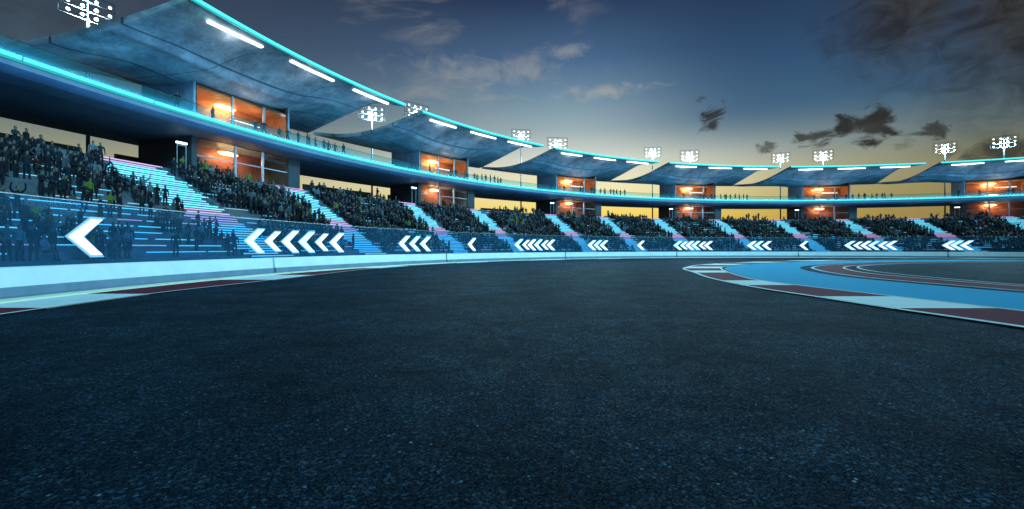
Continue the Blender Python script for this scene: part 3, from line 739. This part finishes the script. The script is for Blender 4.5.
for n, (px, py) in enumerate(((417, 111), (557.5, 143), (689.5, 155), (823, 154.5), (1004, 141))):
    a, Z = ang(px, 103.5); h = (HY-py)*Z/F+EYE-1.3; base = 20.0
    t_ = make_flood(max(.9, h-base), False); loc = P(a, 103.5, base)
    t_.location = loc; t_.rotation_euler = (0, 0, -(a*.8+math.atan2(loc.x, loc.y)*.2) if n == 0 else -(a*.35+math.atan2(loc.x, loc.y)*.65)); tag(t_, fr_lab[n], 'floodlight', 'floodlights standing on the roofs')
# low olive walls at the back of the walkway
pw = [(-20, 80, .0, 'behind the crowd at the left edge'), (115, 150, .0, 'left of the nearest tower'), (303, 372, .0, 'right of the nearest tower'), (388, 397, 0, 'left of the second tower'), (481, 519, -.9, 'right of the second tower'), (604, 640, -1.3, 'right of the third tower')]
for x0, x1, dh, nm_ in pw:
    a0 = ang(x0, RB+1)[0]; a1 = ang(x1, RB+1)[0]
    g = MB(); ring_sweep(g, [(RB+.9, HW+.003), (RB+.9, HW+2.5+dh), (RB+1.15, HW+2.5+dh), (RB+1.15, HW+.003)], a0, a1, 10)
    tag(g.build('parapet_wall', 'parapet'), 'low olive parapet wall at the top of the stand '+nm_, 'wall', 'parapet walls behind the stand')

# ------------------------------------------------------------------ people
skin_m = nmat('skin', (.09, .05, .035), (.16, .095, .065), 9, .6); hair_m = nmat('hair', (.012, .01, .009), (.03, .02, .016), 20, .6)
CL = {'black': ((0.0037, 0.0050, 0.0074), (0.0074, 0.0099, 0.0149)), 'charcoal': ((0.0099, 0.0136, 0.0186), (0.0186, 0.0248, 0.0322)), 'navy': ((0.0043, 0.0074, 0.0174), (0.0087, 0.0136, 0.0279)), 'lime': ((0.0806, 0.1240, 0.0124), (0.1240, 0.1736, 0.0248)), 'pale blue': ((0.0620, 0.0930, 0.1240), (0.1116, 0.1550, 0.1984)), 'dark red': ((0.0248, 0.0050, 0.0062), (0.0434, 0.0093, 0.0124)), 'grey': ((0.0372, 0.0465, 0.0589), (0.0682, 0.0806, 0.0992)), 'trousers': ((0.0050, 0.0068, 0.0112), (0.0099, 0.0130, 0.0198))}
for k, (a_, b_) in CL.items(): nmat('cloth_'+k, a_, b_, 12, .85, spec=.2)
def person_mesh(pose, lod):
    """one skinned body; joints listed in metres"""
    J = {'pel': (0, 0, .93, .15, .115), 'wst': (0, 0, 1.08, .135, .10), 'chs': (0, .0, 1.30, .17, .115), 'nck': (0, 0, 1.47, .06, .06), 'chn': (0, -.015, 1.56, .07, .08), 'hd': (0, -.01, 1.66, .085, .10), 'top': (0, .0, 1.735, .06, .07)}
    Ed = [('pel', 'wst'), ('wst', 'chs'), ('chs', 'nck'), ('nck', 'chn'), ('chn', 'hd'), ('hd', 'top')]
    def leg(s, hip, kn, an, toe):
        for nm_, p, r in (('hip', hip, .10), ('kn', kn, .065), ('an', an, .045), ('toe', toe, .038)): J[nm_+s] = (*p, r, r)
        Ed.extend([('pel', 'hip'+s), ('hip'+s, 'kn'+s), ('kn'+s, 'an'+s), ('an'+s, 'toe'+s)])
    def arm(s, sh, elb, wr, hn):
        for nm_, p, r in (('sh', sh, .065), ('el', elb, .045), ('wr', wr, .034), ('ha', hn, .04)): J[nm_+s] = (*p, r, r)
        Ed.extend([('chs', 'sh'+s), ('sh'+s, 'el'+s), ('el'+s, 'wr'+s), ('wr'+s, 'ha'+s)])
    dz = 0
    if pose == 'sit':
        for s, x in (('L', -.10), ('R', .10)): leg(s, (x, -.06, .90), (x*1.3, -.46, .93), (x*1.3, -.48, .50), (x*1.4, -.62, .46))
        dz = -.44
    elif pose == 'walk':
        leg('L', (-.09, -.02, .86), (-.10, -.18, .50), (-.10, -.16, .09), (-.10, -.32, .05)); leg('R', (.09, .02, .86), (.10, .02, .48), (.10, .26, .12), (.10, .14, .04))
    else:
        for s, x in (('L', -.09), ('R', .09)): leg(s, (x, 0, .86), (x*1.25, -.01, .49), (x*1.35, .02, .08), (x*1.6, -.13, .04))
    sL, sR = (-.20, 0, 1.40), (.20, 0, 1.40)
    if pose == 'cheer':
        arm('L', sL, (-.34, -.05, 1.58), (-.28, -.06, 1.86), (-.26, -.06, 1.97)); arm('R', sR, (.33, -.05, 1.6), (.30, -.06, 1.88), (.29, -.06, 1.98))
    elif pose == 'wave':
        arm('L', sL, (-.27, .02, 1.13), (-.24, -.14, .93), (-.23, -.18, .85)); arm('R', sR, (.36, -.02, 1.52), (.40, -.04, 1.80), (.40, -.04, 1.91))
    elif pose == 'clap' or pose == 'sit':
        arm('L', sL, (-.27, -.06, 1.15), (-.12, -.28, 1.14), (-.04, -.34, 1.16)); arm('R', sR, (.27, -.06, 1.15), (.12, -.28, 1.12), (.04, -.34, 1.14))
    elif pose == 'hips':
        arm('L', sL, (-.38, .06, 1.18), (-.22, -.02, 1.02), (-.17, -.06, 1.0)); arm('R', sR, (.26, .02, 1.13), (.25, -.10, .90), (.24, -.13, .81))
    elif pose == 'walk':
        arm('L', sL, (-.25, .10, 1.14), (-.25, .06, .90), (-.25, .03, .81)); arm('R', sR, (.25, -.08, 1.14), (.25, -.24, .95), (.25, -.30, .88))
    else:
        arm('L', sL, (-.26, .02, 1.13), (-.26, -.05, .88), (-.25, -.07, .79)); arm('R', sR, (.26, .02, 1.13), (.26, -.05, .88), (.25, -.07, .79))
    names = list(J); me = bpy.data.meshes.new('p'); me.from_pydata([J[k][:3] for k in names], [(names.index(a_), names.index(b_)) for a_, b_ in Ed], [])
    o = bpy.data.objects.new('p', me); C.objects.link(o)
    md = o.modifiers.new('s', 'SKIN'); md.use_smooth_shade = True; md.branch_smoothing = .4
    if not me.skin_vertices: me.attributes
    sv = me.skin_vertices[0].data
    for i, k in enumerate(names): sv[i].radius = (J[k][3], J[k][4]); sv[i].use_root = (k == 'pel')
    if lod == 0: mm = o.modifiers.new('u', 'SUBSURF'); mm.levels = 1; mm.render_levels = 1
    dg = bpy.context.evaluated_depsgraph_get(); dg.update()
    out = bpy.data.meshes.new_from_object(o.evaluated_get(dg))
    C.objects.unlink(o); bpy.data.objects.remove(o); 
    hands = [Vector(J['haL'][:3]), Vector(J['haR'][:3])]
    mi = []
    for p in out.polygons:
        c = p.center
        if c.z > 1.60 and (c.y > -.045 or c.z > 1.69): k = 1 if abs(c.x) < .16 else 0
        else: k = 0
        isarm = abs(c.x) > .17 and c.z > .75
        if k == 1 and not isarm: q_ = 1
        elif c.z > 1.475 and abs(c.x) < .14: q_ = 0
        elif min((c-h).length for h in hands) < .085: q_ = 0
        elif c.z < .98 and not (abs(c.x) > .19): q_ = 3
        else: q_ = 2
        mi.append(q_)
    if dz:
        for v in out.vertices: v.co.z += dz
    return out, mi
import itertools
poses = ['stand', 'cheer', 'wave', 'clap', 'hips', 'walk', 'sit']
PM = {}
for p_ in poses: PM[p_] = person_mesh(p_, 0)
LM = {}
for p_ in ('stand', 'cheer', 'wave', 'clap', 'sit'): LM[p_] = person_mesh(p_, 1)
pcache = {}
def pmesh(pose, shirt):
    if (pose, shirt) not in pcache:
        me = PM[pose][0].copy(); me.name = 'person'; me.materials.clear()
        for k in ('skin', 'hair', 'cloth_'+shirt, 'cloth_trousers'): me.materials.append(MT[k])
        me.polygons.foreach_set('material_index', PM[pose][1]); me.polygons.foreach_set('use_smooth', [True]*len(me.polygons))
        pcache[pose, shirt] = me
    return pcache[pose, shirt]
# people on the concourse: beside each tower, and a loose row right of it
PR = [ang(px, 100.2)[0]-T0-DA for px in (411, 429, 450.5, 453.5, 463, 467.5, 473, 477.5, 479.3, 484.4, 488.8, 492.7, 496.4, 501)]
pose_w = ['hips', 'stand', 'walk', 'stand', 'stand', 'clap', 'stand', 'hips', 'stand', 'walk', 'stand', 'stand', 'hips', 'walk']
tn = ['the nearest tower', 'the second tower', 'the third tower', 'the fourth tower', 'the fifth tower', 'the rightmost tower']
ordw = ['leftmost', 'second', 'third', 'fourth', 'fifth', 'sixth', 'seventh', 'eighth']
for n in range(6):
    for i, pr in enumerate(PR):
        a = T0+n*DA+pr+random.uniform(-.0015, .0015)
        if a > .52 or (n == 5 and i > 6): continue
        sh = random.choice(['black', 'black', 'charcoal', 'navy']); ps = pose_w[(i+n) % 14] if n else pose_w[i]
        o = bpy.data.objects.new('person', pmesh(ps, sh)); C.objects.link(o)
        o.location = P(a, random.uniform(99.5, 100.3), HD+.004); o.rotation_euler = (0, 0, -a+random.uniform(-.8, .8)+(PI/2 if ps == 'walk' else 0))
        s_ = random.uniform(.96, 1.06); o.scale = (s_, s_, s_)
        if i < 6: lb = '%s person in %s on the balcony in front of %s' % (ordw[i], sh, tn[n])
        else: lb = '%s person in %s in the balcony row right of %s' % (ordw[i-6], sh, tn[n])
        tag(o, lb, 'person', 'people standing on the concourse balcony')
# the crowd
cand = []
def clump(a, k):
    return math.sin(a*61+k*.9)+math.sin(a*113-k*1.7+1)+.8*math.sin(a*29+k*.45)
for k in range(0, K+1):
    t_ = k/K
    a = -1.60
    zrow = row_z(min(k, K-1)) if k < K else HW
    while a < .62:
        rr_ = row_r(a, min(1, (k+.55)/K)) if k < K else 103.2
        a += random.uniform(.50, .68)/rr_
        if in_aisle(a, (k+.5)/K, .004): continue
        base = .66 if t_ > .42 else .58
        # near-left block: looser crowd
        if a < aisA[0]+.0: base = .50 if t_ > .45 else .36
        if k == K: base *= .03
        elif t_ > .93: base *= .10
        elif t_ > .86: base *= .45
        # block next to the aisles thins out at its lower right
        cl = clump(a, k)
        pr = base+.16*cl
        if a < -1.0: pr = base-.06+.24*cl if k < K-1 else base*.5
        if k >= K-2 and a < aisA[0]: pr *= .25
        if random.random() > pr: continue
        cand.append((a, k, rr_, zrow))
pts = []
for a, k, rr_, z in cand:
    p = P(a+0, rr_+random.uniform(-.05, .05), z+.003); d = p.y
    pxx = 512+F*p.x/p.y if p.y > 1 else -999
    pts.append((p, a, k, pxx, p.length))
inview = [q_ for q_ in pts if -8 < q_[3] < 1035 and q_[0].y > 5]
inview.sort(key=lambda q_: q_[4]); near = inview[:225]; far = [q_ for q_ in pts if q_[3] > -400]
nearset = set(id(q_) for q_ in near); far = [q_ for q_ in pts if id(q_) not in nearset and q_[3] > -300 and q_[0].y > 2]
shirts = ['black']*14+['charcoal']*10+['navy']*7+['grey']*3+['pale blue']*2+['lime']+['dark red']
dw = {'stand': 'standing', 'cheer': 'with both arms raised', 'wave': 'with one arm raised', 'clap': 'standing with hands together', 'hips': 'standing with a hand on the hip', 'sit': 'sitting'}; dw['clap'] = 'with hands together'; dw['hips'] = 'with hand on hip'; dw['cheer'] = 'with arms raised'
def zone(px, k):
    u_ = 'upper' if k/K > .44 else 'lower'
    return u_
for p, a, k, px, d in near:
    ps = random.choices(['stand', 'cheer', 'wave', 'clap', 'hips', 'sit'], [5, .7, 1, 3, 2, 3])[0]; sh = random.choice(shirts)
    o = bpy.data.objects.new('person', pmesh(ps, sh)); C.objects.link(o); o.location = p
    o.rotation_euler = (0, 0, -a+random.uniform(-.5, .5)); s_ = random.uniform(.93, 1.06); o.scale = (s_, s_, s_)
    side_ = 'left of the nearest aisle' if a < aisle_c(aisA[0], k/K) else 'right of the nearest aisle'
    where = ('in upper rows ' if k/K > .44 else 'behind the glass ')+side_
    tag(o, 'spectator in %s %s %s' % (sh, dw[ps], where), 'person', 'spectators in the nearest part of the stand, '+('upper' if k/K > .44 else 'lower')+' rows, '+sh+' '+ps+(' left' if a < aisle_c(aisA[0], k/K) else ' right'))
# the rest of the crowd as one mass
def bake(people):
    V, Fc, MI = [], [], []; off = 0
    data = {}
    for ps, (me, mi) in LM.items():
        co = np.zeros(len(me.vertices)*3, dtype=np.float32); me.vertices.foreach_get('co', co); co = co.reshape(-1, 3)
        fs = [tuple(p.vertices) for p in me.polygons]; data[ps] = (co, fs, mi)
    loops, starts, totals = [], [], []; ls = 0
    for p, a, k, px, d in people:
        ps = random.choices(['stand', 'cheer', 'wave', 'clap', 'sit'], [5, .4, .7, 4, 7 if k < K-4 else 30])[0]; co, fs, mi = data[ps]
        sh = random.randrange(len(shirts)); si = 3+shirt_names.index(shirts[sh])
        th = -a+random.uniform(-.6, .6); s_ = random.uniform(.92, 1.07); c_, s2 = math.cos(th)*s_, math.sin(th)*s_
        M = np.array([[c_, -s2, 0], [s2, c_, 0], [0, 0, s_]], dtype=np.float32)
        V.append(co@M.T+np.array(p, dtype=np.float32))
        for f, m_ in zip(fs, mi):
            starts.append(ls); totals.append(len(f)); ls += len(f); loops.extend([i+off for i in f]); MI.append({0: 0, 1: 1, 3: 2, 2: si}[m_])
        off += len(co)
    V = np.concatenate(V); me = bpy.data.meshes.new('crowd'); me.vertices.add(len(V)); me.vertices.foreach_set('co', V.ravel())
    me.loops.add(len(loops)); me.loops.foreach_set('vertex_index', loops); me.polygons.add(len(starts))
    me.polygons.foreach_set('loop_start', starts); me.polygons.foreach_set('loop_total', totals); me.polygons.foreach_set('material_index', MI)
    me.update(calc_edges=True)
    for k in ['skin', 'hair', 'cloth_trousers']+['cloth_'+s for s in shirt_names]: me.materials.append(MT[k])
    o = bpy.data.objects.new('crowd', me); C.objects.link(o); return o
shirt_names = ['black', 'charcoal', 'navy', 'lime', 'pale blue', 'dark red', 'grey']
cr = bake(far); tag(cr, 'dense mass of dark-clothed spectators filling the distant rows of the stand', 'crowd', kind='stuff')
print('near', len(near), 'far', len(far))
